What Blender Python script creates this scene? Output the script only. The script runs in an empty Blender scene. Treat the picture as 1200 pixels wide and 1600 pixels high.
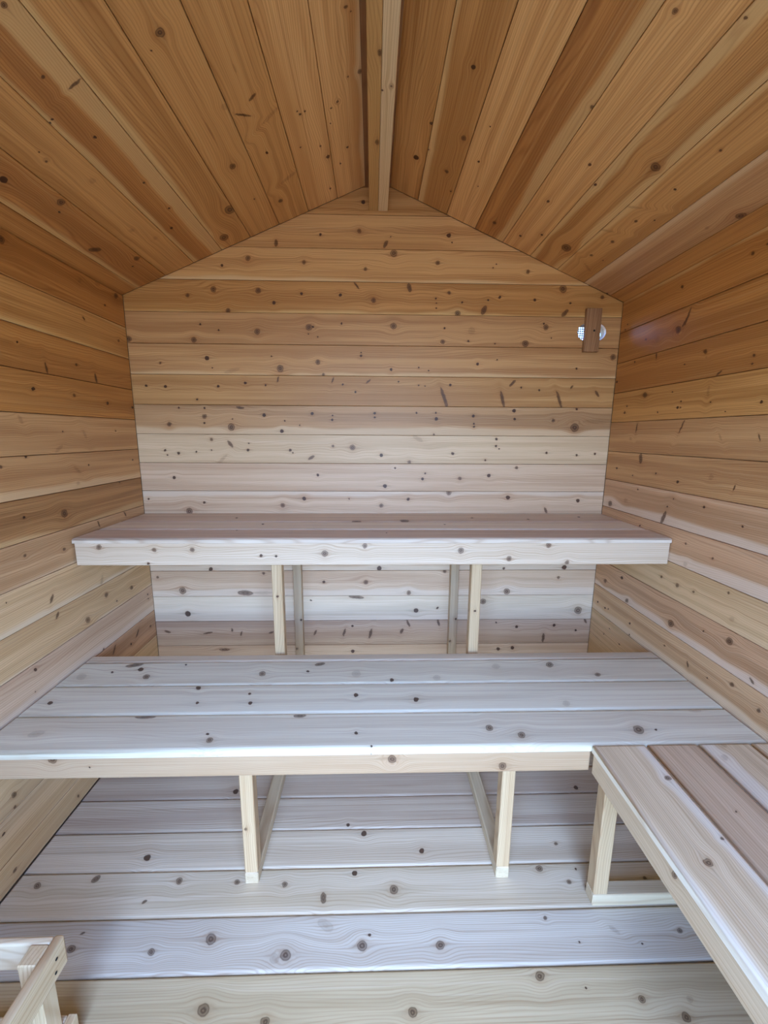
import bpy, bmesh, math, random
from mathutils import Vector, Matrix

C = bpy.context.scene.collection
SC = bpy.context.scene
random.seed(7)

# ------------------------------------------------------------------ camera
FPX, PITCH, YAW, ROLL = 649.4856, 0.183, 0.0275, 0.006
cam_d = bpy.data.cameras.new('camera')
cam = bpy.data.objects.new('camera', cam_d)
C.objects.link(cam)
cam_d.sensor_fit = 'HORIZONTAL'
cam_d.sensor_width = 36.0
cam_d.lens = 36.0 * FPX / 1200.0
cam_d.clip_start = 0.01
F = Vector((math.sin(YAW) * math.cos(PITCH), math.cos(YAW) * math.cos(PITCH), -math.sin(PITCH)))
R = Vector((math.cos(YAW), -math.sin(YAW), 0))
U = R.cross(F)
R2 = R * math.cos(ROLL) + U * math.sin(ROLL)
U2 = -R * math.sin(ROLL) + U * math.cos(ROLL)
M = Matrix((R2, U2, -F)).transposed().to_4x4()
M.translation = Vector((-0.0173, -1.9006, 1.2978))
cam.matrix_world = M
SC.camera = cam

# ------------------------------------------------------------------ sky, daylight, exposure
world = bpy.data.worlds.new('world')
SC.world = world
world.use_nodes = True
wn = world.node_tree
wn.nodes.clear()
w_out = wn.nodes.new('ShaderNodeOutputWorld')
w_bg = wn.nodes.new('ShaderNodeBackground')
w_sky = wn.nodes.new('ShaderNodeTexSky')
w_sky.sky_type = 'NISHITA'
w_sky.sun_disc = False
w_sky.sun_elevation = math.radians(52)
w_sky.sun_rotation = math.radians(180)
w_sky.dust_density = 1.0
w_bg.inputs['Strength'].default_value = 1.0
w_tint = wn.nodes.new('ShaderNodeMix')          # cool white balance of the camera
w_tint.data_type = 'RGBA'
w_tint.blend_type = 'MULTIPLY'
w_tint.inputs[0].default_value = 1.0
w_tint.inputs[7].default_value = (0.70, 1.00, 1.60, 1.0)
wn.links.new(w_sky.outputs[0], w_tint.inputs[6])
wn.links.new(w_tint.outputs[2], w_bg.inputs['Color'])
wn.links.new(w_bg.outputs[0], w_out.inputs['Surface'])

SC.view_settings.view_transform = 'Standard'
SC.view_settings.look = 'None'
SC.view_settings.gamma = 1.0
SC.view_settings.exposure = 0.9
SC.view_settings.use_curve_mapping = False
SC.cycles.diffuse_bounces = 6
SC.cycles.max_bounces = 8
SC.cycles.use_adaptive_sampling = True
SC.cycles.adaptive_threshold = 0.05
SC.cycles.adaptive_min_samples = 16

def area(name, loc, rot, sx, sy, power, col):
    l = bpy.data.lights.new(name, 'AREA')
    l.shape = 'RECTANGLE'
    l.size, l.size_y, l.energy, l.color = sx, sy, power, col
    o = bpy.data.objects.new(name, l)
    o.location = loc
    o.rotation_euler = rot
    C.objects.link(o)
    return o

# daylight coming in through the open doorway behind the camera
door_light = area('doorway_portal', (0.0, -2.48, 0.953), (math.radians(90), 0, 0), 1.20, 1.905, 1.0, (1, 1, 1))
door_light.data.cycles.is_portal = True

# ------------------------------------------------------------------ room numbers (metres)
W = 1.0627          # half width
H = 1.8673          # side wall height
PEAK = 2.3123
SL = (PEAK - H) / W
TH = math.atan(SL)
CT = math.cos(TH)
DEPTH = 2.44        # front wall
P = 0.127           # cover width of a board
L1, U1 = 0.4836, 0.9404

# knots seen on each surface: (u, v, radius u, radius v, angle, kind), metres along and across the boards
KNOTS = {
 'back': [
  (-0.417,2.075,0.0136,0.0074,1.45,"s"),(-0.235,2.109,0.005,0.0048,0.19,"p"),(-0.074,2.126,0.0091,0.0086,0.12,"k"),
  (0.035,2.078,0.0163,0.0073,1.06,"s"),(-0.057,2.233,0.008,0.0075,0.11,"p"),(-0.644,1.986,0.0061,0.0058,0.38,"p"),
  (-0.536,2.015,0.0112,0.0106,0.34,"k"),(-0.305,2.004,0.0082,0.0078,0.24,"k"),(-0.049,1.982,0.0072,0.0069,0.11,"k"),
  (-0.795,1.869,0.0083,0.0078,0.47,"k"),(-0.686,1.894,0.0124,0.0118,0.43,"k"),(-0.5,1.892,0.0114,0.0109,0.36,"k"),
  (-0.436,1.845,0.0073,0.007,0.34,"p"),(-0.319,1.883,0.0062,0.006,0.27,"p"),(-0.155,1.88,0.0073,0.007,0.18,"p"),(-0.015,1.861,0.0105,0.0101,0.09,"k"),
  (-0.087,1.918,0.0169,0.0041,-0.91,"s"),(-0.63,1.812,0.0104,0.01,0.44,"k"),(-1.056,1.693,0.0127,0.012,0.59,"k"),
  (-0.782,1.693,0.0117,0.0111,0.53,"k"),(-0.512,1.729,0.0127,0.0122,0.42,"k"),(-0.291,1.749,0.0137,0.0133,0.29,"k"),
  (0.071,1.759,0.0138,0.0134,0.03,"k"),(-0.751,1.756,0.0042,0.004,0.5,"p"),(-0.674,1.734,0.0042,0.004,0.48,"p"),(-0.151,1.766,0.0042,0.0041,0.19,"p"),
  (-0.293,1.722,0.0032,0.0031,0.3,"p"),(-0.254,1.712,0.0032,0.0031,0.28,"p"),(-0.275,1.751,0.0053,0.0051,0.28,"p"),
  (-0.732,1.619,0.0096,0.0092,0.55,"p"),(-0.932,1.597,0.0054,0.0051,0.61,"k"),(-0.713,1.579,0.0032,0.0031,0.56,"p"),
  (-0.456,1.63,0.0032,0.0031,0.44,"p"),(-0.42,1.579,0.0151,0.0146,0.44,"k"),(-0.256,1.608,0.0108,0.0105,0.32,"k"),
  (-0.069,1.636,0.0054,0.0052,0.15,"p"),(-0.069,1.65,0.0032,0.0031,0.15,"p"),(0.062,1.58,0.0065,0.0064,0.02,"p"),
  (-0.628,1.569,0.0343,0.0082,0.26,"o"),(-0.234,1.556,0.0065,0.0063,0.33,"k"),(-1.001,1.503,0.0054,0.0052,0.66,"p"),
  (-0.919,1.5,0.0065,0.0062,0.65,"p"),(-0.692,1.503,0.0065,0.0063,0.6,"p"),(-0.574,1.518,0.0065,0.0063,0.55,"p"),
  (-0.487,1.509,0.0044,0.0042,0.52,"p"),(-0.432,1.534,0.0128,0.0043,1.25,"s"),(-0.193,1.533,0.0134,0.0035,1.28,"s"),
  (-0.037,1.53,0.0132,0.0034,0.68,"s"),(-0.149,1.515,0.0044,0.0043,0.26,"p"),(-0.094,1.484,0.0044,0.0043,0.21,"p"),
  (-0.787,1.447,0.0044,0.0042,0.65,"p"),(-0.76,1.374,0.01,0.0096,0.68,"k"),(-0.916,1.339,0.01,0.0096,0.72,"k"),(-0.645,1.329,0.0156,0.0151,0.69,"k"),
  (-0.499,1.382,0.0078,0.0075,0.61,"p"),(-0.869,1.411,0.0044,0.0042,0.68,"p"),(-0.757,1.41,0.0044,0.0042,0.66,"p"),
  (-0.762,1.346,0.0045,0.0043,0.7,"p"),(-0.287,1.39,0.0066,0.0065,0.49,"p"),(-0.198,1.363,0.0056,0.0055,0.43,"p"),
  (-0.197,1.381,0.0033,0.0033,0.41,"p"),(-0.009,1.393,0.0055,0.0055,0.11,"p"),(-0.009,1.375,0.0044,0.0044,0.11,"p"),
  (-0.423,1.312,0.0078,0.0076,0.65,"p"),(-0.409,1.357,0.0033,0.0033,0.6,"p"),(-0.342,1.339,0.0033,0.0033,0.58,"p"),
  (-0.602,1.413,0.0181,0.0052,-0.12,"s"),(-0.638,1.364,0.0033,0.0032,0.67,"p"),(-0.737,1.274,0.0067,0.0065,0.74,"k"),
  (-0.655,1.255,0.0194,0.0073,-0.95,"s"),(-0.945,1.225,0.0057,0.0054,0.78,"p"),(-0.936,1.204,0.0034,0.0033,0.8,"p"),
  (-0.886,1.213,0.0068,0.0065,0.79,"p"),(-0.808,1.219,0.0045,0.0044,0.78,"p"),(-0.74,1.227,0.0034,0.0033,0.77,"p"),
  (-0.577,1.228,0.0068,0.0066,0.76,"p"),(-0.572,1.258,0.0034,0.0033,0.73,"p"),(-0.389,1.228,0.0068,0.0066,0.72,"p"),
  (-0.378,1.217,0.0034,0.0033,0.73,"p"),(-0.295,1.196,0.0164,0.0071,0.56,"s"),(-0.197,1.247,0.0056,0.0056,0.59,"k"),
  (-0.109,1.242,0.0124,0.0123,0.47,"k"),(0.021,1.208,0.0079,0.0079,0,"p"),(-0.696,1.185,0.0315,0.0069,0.76,"o"),(-0.915,1.103,0.0081,0.0077,0.85,"p"),
  (-0.268,1.117,0.0069,0.0068,0.87,"p"),(0.039,1.067,0.0093,0.0092,-1.26,"p"),(0.084,1.15,0.0046,0.0046,-0.55,"p"),
  (-0.789,0.989,0.0059,0.0056,0.92,"p"),(-0.859,0.949,0.0153,0.0147,0.94,"k"),(-0.432,0.976,0.0106,0.0103,1.01,"k"),
  (-0.333,1.008,0.0093,0.0092,1.02,"p"),(0.022,0.976,0.0094,0.0093,-1.45,"k"),(-1.038,1.005,0.0047,0.0044,0.89,"p"),
  (-0.126,1.007,0.0035,0.0035,1.22,"p"),(0.298,2.116,0.0092,0.0087,-0.06,"p"),(0.056,2.107,0.003,0.0029,0.05,"p"),
  (0.312,2.089,0.0031,0.0029,-0.07,"p"),(0.254,2.01,0.0093,0.0089,-0.05,"k"),(0.639,1.982,0.0084,0.008,-0.22,"k"),
  (0.503,2.009,0.0031,0.003,-0.17,"p"),(0.49,1.995,0.0031,0.003,-0.16,"p"),(0.069,2.044,0.0143,0.0137,0.05,"k"),(0.137,1.912,0.0182,0.0093,-1.36,"s"),
  (0.306,1.895,0.0074,0.0071,-0.1,"k"),(0.251,1.871,0.0042,0.004,-0.07,"p"),(0.253,1.854,0.0032,0.003,-0.08,"p"),
  (0.254,1.833,0.0032,0.0031,-0.08,"p"),(0.346,1.813,0.0128,0.0123,-0.14,"k"),(0.459,1.828,0.0203,0.0104,1.13,"s"),
  (0.525,1.88,0.0064,0.0061,-0.21,"p"),(0.677,1.872,0.0064,0.0061,-0.27,"p"),(0.475,1.869,0.0042,0.0041,-0.19,"p"),
  (0.364,1.858,0.0042,0.0041,-0.14,"p"),(0.795,1.917,0.016,0.0151,-0.3,"k"),(0.812,1.821,0.0189,0.0087,0.84,"s"),
  (0.969,1.886,0.0086,0.0081,-0.35,"k"),(0.832,1.861,0.0043,0.0041,-0.32,"p"),(0.292,1.753,0.0043,0.0041,-0.13,"p"),
  (0.409,1.744,0.015,0.0145,-0.2,"o"),(0.285,1.697,0.0097,0.0094,-0.14,"k"),(0.398,1.701,0.0043,0.0042,-0.21,"p"),
  (0.733,1.762,0.0119,0.0114,-0.33,"k"),(0.648,1.694,0.0142,0.0136,-0.33,"k"),(0.724,1.777,0.0043,0.0041,-0.32,"p"),
  (0.76,1.718,0.0033,0.0031,-0.36,"p"),(0.515,1.692,0.0033,0.0031,-0.28,"p"),(0.443,1.607,0.0066,0.0064,-0.28,"p"),
  (0.528,1.625,0.0033,0.0032,-0.31,"p"),(1.042,1.641,0.0123,0.0116,-0.45,"k"),(0.884,1.592,0.0045,0.0043,-0.44,"p"),
  (0.228,1.577,0.0033,0.0032,-0.15,"p"),(0.184,1.59,0.0033,0.0032,-0.1,"p"),(0.096,1.529,0.0033,0.0032,-0.03,"p"),
  (0.185,1.515,0.0033,0.0032,-0.13,"p"),(0.213,1.511,0.0033,0.0032,-0.16,"p"),(0.325,1.517,0.0055,0.0054,-0.26,"p"),
  (0.602,1.527,0.0186,0.0063,0.82,"s"),(0.643,1.509,0.0045,0.0043,-0.42,"p"),(0.723,1.499,0.0045,0.0043,-0.45,"p"),
  (0.869,1.513,0.0091,0.0046,0.91,"s"),(0.987,1.485,0.0151,0.006,-0.9,"s"),(0.299,1.463,0.048,0.008,-1.21,"s"),(0.561,1.457,0.0377,0.0071,-1.3,"s"),
  (0.817,1.458,0.0407,0.0062,-1.18,"s"),(0.177,1.396,0.0045,0.0044,-0.2,"p"),(0.264,1.397,0.0045,0.0044,-0.3,"p"),
  (0.267,1.37,0.0079,0.0077,-0.33,"p"),(0.434,1.384,0.0068,0.0066,-0.43,"p"),(0.438,1.351,0.0045,0.0044,-0.46,"p"),
  (0.438,1.337,0.0045,0.0044,-0.47,"p"),(0.616,1.409,0.0079,0.0077,-0.48,"p"),(0.621,1.372,0.0057,0.0055,-0.5,"p"),
  (0.798,1.367,0.008,0.0077,-0.54,"k"),(0.898,1.336,0.0197,0.0188,-0.57,"k"),(1,1.365,0.0665,0.0098,0.01,"o"),(0.9,1.418,0.0057,0.0055,-0.53,"p"),
  (0.258,1.301,0.0057,0.0056,-0.4,"k"),(0.346,1.217,0.0069,0.0068,-0.57,"p"),(0.544,1.283,0.0057,0.0056,-0.56,"p"),
  (0.543,1.252,0.0058,0.0056,-0.58,"p"),(0.558,1.239,0.0035,0.0034,-0.6,"p"),(0.778,1.222,0.0059,0.0056,-0.63,"p"),
  (0.919,1.212,0.0059,0.0056,-0.64,"p"),(1.003,1.218,0.0059,0.0056,-0.64,"p"),(0.187,1.282,0.0252,0.0089,-0.5,"o"),
  (0.149,1.177,0.008,0.008,-0.53,"k"),(0.497,1.187,0.0046,0.0045,-0.64,"p"),(0.084,1.15,0.0046,0.0046,-0.55,"p"),
  (0.222,1.126,0.0046,0.0046,-0.71,"p"),(0.211,1.101,0.007,0.0069,-0.77,"p"),(0.383,1.103,0.0082,0.008,-0.73,"k"),
  (0.518,1.117,0.0082,0.008,-0.71,"p"),(0.644,1.154,0.007,0.0068,-0.67,"k"),(0.335,1.036,0.0118,0.0116,-0.84,"k"),(0.147,1.006,0.007,0.007,-1.07,"p"),
  (0.612,1.015,0.0096,0.0093,-0.79,"p"),(0.944,1.001,0.0085,0.0081,-0.76,"p"),(0.794,0.955,0.0146,0.0065,-1.13,"s"),
  (-0.781,0.671,0.0099,0.0095,1.1,"p"),(-1.032,0.632,0.0071,0.0067,1.05,"k"),(-0.535,0.65,0.0071,0.0068,1.2,"k"),
  (-0.921,0.564,0.0172,0.0163,1.11,"k"),(-0.626,0.552,0.0375,0.0128,-0.05,"s"),(-0.55,0.552,0.0527,0.0082,-0,"o"),
  (-0.906,0.447,0.0146,0.0138,1.15,"p"),(-1.01,0.355,0.0154,0.0061,-0.28,"s"),(-0.817,0.347,0.0237,0.0047,0.2,"s"),
  (-0.7,0.362,0.0101,0.0045,-1.4,"s"),(-0.657,0.342,0.0128,0.0044,1.33,"s"),(-0.511,0.348,0.0131,0.0047,0.32,"s"),
  (-0.743,0.26,0.0269,0.0073,-0.01,"k"),(-0.315,0.512,0.0043,0.0042,1.39,"p"),(-0.251,0.606,0.0071,0.0069,1.4,"p"),
  (-0.05,0.604,0.0115,0.0112,-1.56,"k"),(0.014,0.673,0.0113,0.0111,-1.49,"p"),(-0.096,0.528,0.0383,0.0082,-0.09,"s"),
  (-0.298,0.345,0.0159,0.0057,1.09,"s"),(-0.156,0.346,0.0216,0.0057,1.31,"s"),(-0.028,0.338,0.0258,0.0068,1.33,"s"),
  (0.125,0.351,0.0139,0.0058,1.12,"s"),(-0.115,0.245,0.0091,0.0087,1.57,"p"),(-0.116,0.379,0.0059,0.0057,1.56,"p"),
  (0.328,0.657,0.0086,0.0084,-1.19,"k"),(0.613,0.67,0.0058,0.0056,-1.02,"p"),(0.907,0.675,0.0117,0.0112,-0.93,"p"),
  (0.883,0.624,0.0074,0.007,-0.95,"k"),(0.634,0.554,0.0162,0.0156,-1.07,"k"),(0.521,0.503,0.0148,0.0142,-1.14,"k"),
  (0.995,0.454,0.0197,0.0186,-0.99,"k"),(0.299,0.471,0.0059,0.0057,-1.28,"p"),(0.194,0.458,0.0118,0.0114,-1.36,"p"),
  (0.157,0.549,0.0116,0.0113,-1.37,"k"),(0.157,0.391,0.02,0.0057,-1.16,"s"),(0.306,0.392,0.0175,0.0057,-1.27,"s"),(0.127,0.35,0.0144,0.0058,1.19,"s"),
  (0.695,0.369,0.0076,0.0072,-1.12,"p"),(0.882,0.376,0.0076,0.0072,-1.05,"p"),(1.037,0.397,0.0136,0.0056,-1.05,"s"),
  (0.993,0.349,0.0062,0.0058,-1.03,"p"),(0.832,0.31,0.0238,0.007,1.55,"s"),(0.609,0.251,0.0092,0.0088,-1.19,"p"),
  (0.681,0.257,0.0093,0.0088,-1.16,"p"),(0.591,0.393,0.0045,0.0043,-1.15,"p"),
 ],
 'left': [
  (0.58,1.56,0.004,0.0031,-0.54,"p"),(0.479,1.502,0.018,0.0044,1.45,"s"),(0.336,1.536,0.0066,0.0051,-0.36,"k"),(0.237,1.502,0.0192,0.0061,1.41,"s"),
  (0.545,1.432,0.0073,0.006,-0.4,"p"),(0.367,1.429,0.0071,0.0056,-0.29,"k"),(0.182,1.415,0.0079,0.006,-0.21,"p"),
  (0.012,1.409,0.0075,0.0054,-0.16,"p"),(0.609,1.337,0.0134,0.0066,1.11,"o"),(0.471,1.247,0.0205,0.0062,-0.55,"o"),
  (0.337,1.294,0.0156,0.0075,1.06,"o"),(0.15,1.308,0.0049,0.0038,-0.11,"k"),(0.443,1.304,0.003,0.0025,-0.19,"p"),(0.61,1.226,0.0044,0.0039,-0.18,"p"),
  (0.701,1.203,0.0051,0.0048,-0.24,"k"),(0.397,1.169,0.0172,0.0065,0.66,"o"),(0.402,1.124,0.0077,0.0064,0.05,"o"),
  (0.336,1.183,0.0041,0.0034,-0.02,"p"),(0.05,1.186,0.0046,0.0034,0,"p"),(0.487,1.03,0.0153,0.0132,0.19,"k"),(0.649,1.049,0.0043,0.0039,0.23,"p"),
  (0.147,0.963,0.0141,0.004,1.04,"s"),(0.32,0.957,0.0141,0.004,1.19,"s"),(0.667,0.935,0.0058,0.0052,0.5,"k"),(0.51,0.911,0.0071,0.0061,0.38,"k"),
  (0.753,0.821,0.0023,0.002,0.78,"p"),(0.592,0.767,0.0147,0.0053,-1.08,"s"),(0.578,0.703,0.0126,0.0051,-0.92,"s"),
  (0.342,0.741,0.019,0.0067,-1.15,"o"),(0.326,0.674,0.0116,0.009,0.5,"k"),(0.158,0.64,0.0119,0.0089,0.44,"k"),(0.266,0.624,0.005,0.0038,0.5,"p"),
  (0.443,0.624,0.0139,0.0109,0.6,"k"),(0.155,0.423,0.018,0.0044,-0.66,"s"),(0.047,0.407,0.0075,0.0052,0.54,"k"),(0.042,0.564,0.0052,0.0037,0.45,"p"),
  (0.041,0.541,0.0052,0.0037,0.46,"p"),(0.16,1.1,0.005,0.0039,0.07,"k"),(0.694,0.576,0.0068,0.0054,0.84,"p"),(0.706,0.509,0.0025,0.0019,0.88,"p"),
  (0.206,0.402,0.0065,0.0046,0.61,"p"),(0.319,0.437,0.0204,0.0054,-0.98,"s"),(0.381,0.472,0.0059,0.005,-0.93,"s"),
  (0.151,0.426,0.0156,0.0053,-0.83,"s"),(0.753,0.82,0.0026,0.0023,0.78,"p"),(0.583,1.832,0.0136,0.0096,-0.69,"k"),
  (0.445,1.884,0.004,0.0028,-0.63,"k"),(0.181,1.883,0.0071,0.0048,-0.51,"k"),(0.162,1.859,0.0163,0.0111,-0.49,"o"),
  (0.049,1.848,0.0142,0.0095,-0.44,"k"),(0.13,1.79,0.0056,0.0039,-0.44,"k"),(0.267,1.706,0.009,0.0041,0.58,"s"),(0.062,1.673,0.0081,0.0056,-0.35,"k"),
  (0.58,1.56,0.004,0.0032,-0.54,"p"),(0.264,1.833,0.0115,0.0079,-0.51,"o"),(0.829,0.258,0.0103,0.0071,1.04,"k"),(0.603,0.03,0.0076,0.0049,0.96,"k"),
  (0.834,0.221,0.0055,0.0038,1.05,"k"),
 ],
 'right': [
  (0.259,1.663,0.0138,0.0102,-0.4,"o"),(0.364,1.667,0.0117,0.0087,-0.45,"k"),(0.397,1.693,0.0235,0.0055,0.87,"s"),
  (0.185,1.677,0.0033,0.0024,-0.38,"p"),(0.505,1.571,0.0083,0.0065,-0.47,"k"),(0.512,1.552,0.0047,0.0037,-0.46,"o"),
  (0.418,1.545,0.0033,0.0025,-0.4,"p"),(0.688,1.527,0.0052,0.0042,-0.59,"k"),(0.687,1.504,0.0038,0.0031,-0.58,"k"),
  (0.573,1.494,0.0124,0.0037,0.66,"s"),(0.129,1.601,0.0053,0.0038,-0.31,"p"),(0.262,1.601,0.0127,0.0039,-1.39,"s"),
  (0.22,1.461,0.0138,0.0105,-0.24,"k"),(0.108,1.424,0.0045,0.0034,-0.19,"p"),(0.097,1.399,0.0073,0.0055,-0.16,"k"),
  (0.308,1.389,0.0037,0.0029,-0.21,"p"),(0.424,1.42,0.0039,0.0032,-0.29,"p"),(0.412,1.4,0.0053,0.0043,-0.27,"p"),
  (0.426,1.399,0.0033,0.0026,-0.27,"p"),(0.375,1.457,0.0034,0.0027,-0.3,"p"),(0.541,1.443,0.0172,0.0058,1.57,"o"),
  (0.556,1.407,0.0028,0.0023,-0.37,"p"),(0.736,1.395,0.0053,0.0046,-0.55,"p"),(0.618,1.375,0.0026,0.0022,-0.39,"p"),
  (0.192,1.332,0.0191,0.0038,1.48,"s"),(0.159,1.289,0.0087,0.0067,-0.09,"o"),(0.445,1.334,0.0251,0.0034,1.14,"s"),
  (0.615,1.298,0.0132,0.0035,-0.97,"o"),(0.749,1.297,0.0104,0.0027,-1.23,"s"),(0.24,1.211,0.0208,0.0109,-1.39,"s"),
  (0.083,1.159,0.0057,0.0044,0.02,"p"),(0.341,1.16,0.0044,0.0036,0.01,"p"),(0.46,1.141,0.0065,0.0055,0.03,"p"),(0.602,1.172,0.0097,0.0087,-0.06,"o"),
  (0.693,1.149,0.0103,0.0028,1.29,"s"),(0.201,1.139,0.0034,0.0027,0.04,"p"),(0.013,1.535,0.0069,0.0049,-0.24,"p"),(0.06,0.997,0.016,0.0121,0.15,"k"),
  (0.172,1.03,0.0125,0.0098,0.14,"o"),(0.412,1.002,0.028,0.0085,1.2,"s"),(0.245,1.086,0.0041,0.0033,0.09,"p"),(0.45,1.078,0.0033,0.0028,0.12,"p"),
  (0.425,1.046,0.0041,0.0035,0.15,"p"),(0.592,1.073,0.005,0.0045,0.15,"p"),(0.742,1.04,0.0037,0.0035,0.35,"p"),(0.538,0.936,0.0043,0.0037,0.35,"k"),
  (0.656,0.919,0.0048,0.0043,0.49,"k"),(0.443,0.783,0.0064,0.0053,0.46,"k"),(0.526,0.78,0.0085,0.0071,0.52,"k"),(0.601,0.786,0.0054,0.0046,0.59,"k"),
  (0.733,0.833,0.0045,0.004,0.7,"k"),(0.758,0.76,0.0091,0.0078,0.8,"o"),(0.208,0.696,0.0092,0.007,0.42,"p"),(0.088,0.638,0.0125,0.0092,0.42,"k"),
  (0.26,0.612,0.0117,0.0088,0.5,"k"),(0.521,0.633,0.0159,0.0126,0.64,"k"),(0.762,0.69,0.0129,0.0107,0.84,"k"),(0.548,0.865,0.0087,0.0074,0.45,"o"),
  (0.285,0.944,0.0049,0.0039,0.24,"p"),(0.109,0.513,0.0063,0.0046,0.5,"p"),(0.134,0.519,0.0051,0.0037,0.5,"p"),(0.296,0.526,0.0062,0.0047,0.57,"p"),
  (0.161,0.436,0.0036,0.0026,0.56,"p"),(0.122,0.39,0.0038,0.0027,0.57,"p"),(0.243,0.403,0.0048,0.0035,0.61,"p"),(0.505,0.538,0.0043,0.0034,0.69,"k"),
  (0.621,0.531,0.0104,0.0044,-1.21,"s"),(0.794,0.567,0.0078,0.0062,0.92,"k"),(0.886,0.546,0.0071,0.0055,1.02,"k"),
  (0.706,0.533,0.0029,0.0023,0.85,"p"),(0.852,0.615,0.009,0.0051,-0.63,"s"),(0.302,0.479,0.0045,0.0033,0.6,"p"),(0.665,0.674,0.0035,0.0029,0.74,"p"),
  (0.045,0.516,0.0067,0.0048,0.47,"p"),(0.358,1.814,0.0077,0.0055,-0.53,"k"),(0.632,1.812,0.0067,0.0049,-0.69,"k"),
  (0.675,1.818,0.0037,0.0027,-0.72,"k"),(0.404,1.704,0.0288,0.0048,1.22,"s"),(0.364,1.672,0.0138,0.0103,-0.46,"k"),
  (0.253,1.664,0.0155,0.0113,-0.4,"o"),(0.05,1.765,0.0042,0.0029,-0.39,"p"),(0.037,1.747,0.0042,0.0029,-0.37,"p"),
  (0.185,1.676,0.0046,0.0033,-0.38,"p"),
 ],
 'ceilL': [
  (1.006,0.719,0.0066,0.0054,-1.23,"k"),(0.875,0.757,0.0048,0.0041,-1.03,"s"),(0.836,0.715,0.0192,0.003,-1.34,"s"),
  (0.789,0.81,0.0032,0.0027,-0.9,"p"),(0.783,0.82,0.0029,0.0024,-0.89,"p"),(0.704,0.764,0.0045,0.0038,-0.75,"p"),
  (0.704,0.899,0.0094,0.0075,-0.82,"o"),(0.731,0.895,0.0027,0.0022,-0.85,"p"),(0.7,0.902,0.0038,0.003,-0.82,"k"),
  (0.588,0.856,0.0098,0.0079,-0.66,"o"),(0.504,0.749,0.0042,0.0034,-0.48,"p"),(0.705,1.018,0.0117,0.0088,-0.87,"p"),
  (0.855,0.5,0.0099,0.0095,-1.32,"k"),(0.83,0.534,0.0024,0.0023,-1.07,"p"),(0.567,0.972,0.0139,0.0107,-0.72,"k"),(0.187,0.97,0.0144,0.0105,-0.47,"k"),
  (0.328,1.041,0.0203,0.0117,0.82,"s"),(0.36,0.744,0.005,0.004,-0.37,"p"),(0.264,0.786,0.0072,0.0056,-0.36,"p"),(0.338,0.894,0.0105,0.008,-0.49,"o"),
  (0.249,0.858,0.0099,0.0075,-0.42,"o"),(0.538,1.001,0.0042,0.0032,-0.71,"p"),(0.152,1.008,0.0047,0.0034,-0.48,"p"),
  (0.221,0.576,0.0247,0.0194,-0.14,"k"),(0.077,0.655,0.0233,0.0174,-0.19,"k"),(0.413,0.494,0.0123,0.0104,-0.07,"k"),(0.615,0.364,0.0133,0.004,-1,"s"),
  (0.575,0.404,0.0237,0.0036,0.94,"s"),(0.623,0.441,0.0104,0.0096,0.04,"o"),(0.535,0.332,0.0382,0.006,-1.07,"o"),(0.25,0.34,0.0345,0.0076,-1.16,"o"),
  (0.405,0.379,0.0052,0.0044,0.1,"p"),(0.145,0.395,0.0107,0.0082,0.04,"k"),(0.506,0.256,0.0028,0.0024,0.34,"p"),(0.491,0.25,0.0041,0.0034,0.33,"p"),
  (0.494,0.234,0.0035,0.0029,0.36,"p"),(0.329,0.207,0.0043,0.0034,0.28,"p"),(0.264,0.187,0.0085,0.0067,0.28,"p"),(0.364,0.271,0.0034,0.0028,0.23,"p"),
  (0.084,0.198,0.0057,0.0042,0.21,"p"),(0.219,0.48,0.0033,0.0026,-0.04,"p"),(0.572,0.505,0.0339,0.0032,0.01,"o"),(0.476,0.132,0.0054,0.0044,0.46,"k"),
  (0.463,0.154,0.003,0.0025,0.42,"p"),(0.405,0.162,0.0026,0.0021,0.37,"p"),(0.268,0.115,0.0054,0.0042,0.34,"p"),(0.202,0.146,0.005,0.0038,0.29,"p"),
  (0.712,0.381,0.0127,0.0028,0.07,"o"),(0.732,0.089,0.005,0.0042,0.78,"k"),(0.717,0.076,0.0023,0.0019,0.77,"k"),(0.543,0.095,0.0033,0.0027,0.55,"k"),
  (0.542,0.058,0.0089,0.0071,0.58,"k"),(0.477,0.132,0.0044,0.0036,0.46,"k"),(0.463,0.156,0.0028,0.0023,0.42,"k"),(0.406,0.163,0.0026,0.0021,0.37,"p"),
 ],
 'ceilR': [
  (0.243,0.145,0.0128,0.0098,0.3,"p"),(0.425,0.176,0.0062,0.005,0.37,"p"),(0.309,0.183,0.0047,0.0037,0.29,"k"),(0.25,0.262,0.0089,0.0069,0.19,"k"),
  (0.158,0.298,0.0035,0.0027,0.14,"p"),(0.432,0.285,0.0102,0.0084,0.24,"k"),(0.669,0.255,0.0068,0.006,0.53,"p"),(0.523,0.349,0.0034,0.0029,0.21,"p"),
  (0.37,0.354,0.0048,0.004,0.13,"p"),(0.255,0.383,0.0032,0.0025,0.07,"p"),(0.156,0.297,0.0044,0.0034,0.14,"p"),(0.25,0.261,0.008,0.0062,0.2,"k"),
  (0.727,0.565,0.0055,0.0052,-0.49,"k"),(0.568,0.652,0.0055,0.0048,-0.4,"p"),(0.512,0.704,0.006,0.0051,-0.42,"p"),
  (0.351,0.619,0.0065,0.0053,-0.22,"p"),(0.1,0.613,0.0067,0.0051,-0.15,"p"),(0.169,0.677,0.0063,0.0048,-0.23,"p"),(0.1,0.498,0.0095,0.0072,-0.05,"k"),
  (0.165,0.786,0.024,0.0181,-0.32,"k"),(0.978,0.594,0.0058,0.0051,-1.37,"k"),(1.021,0.707,0.0037,0.003,-1.29,"k"),
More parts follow.
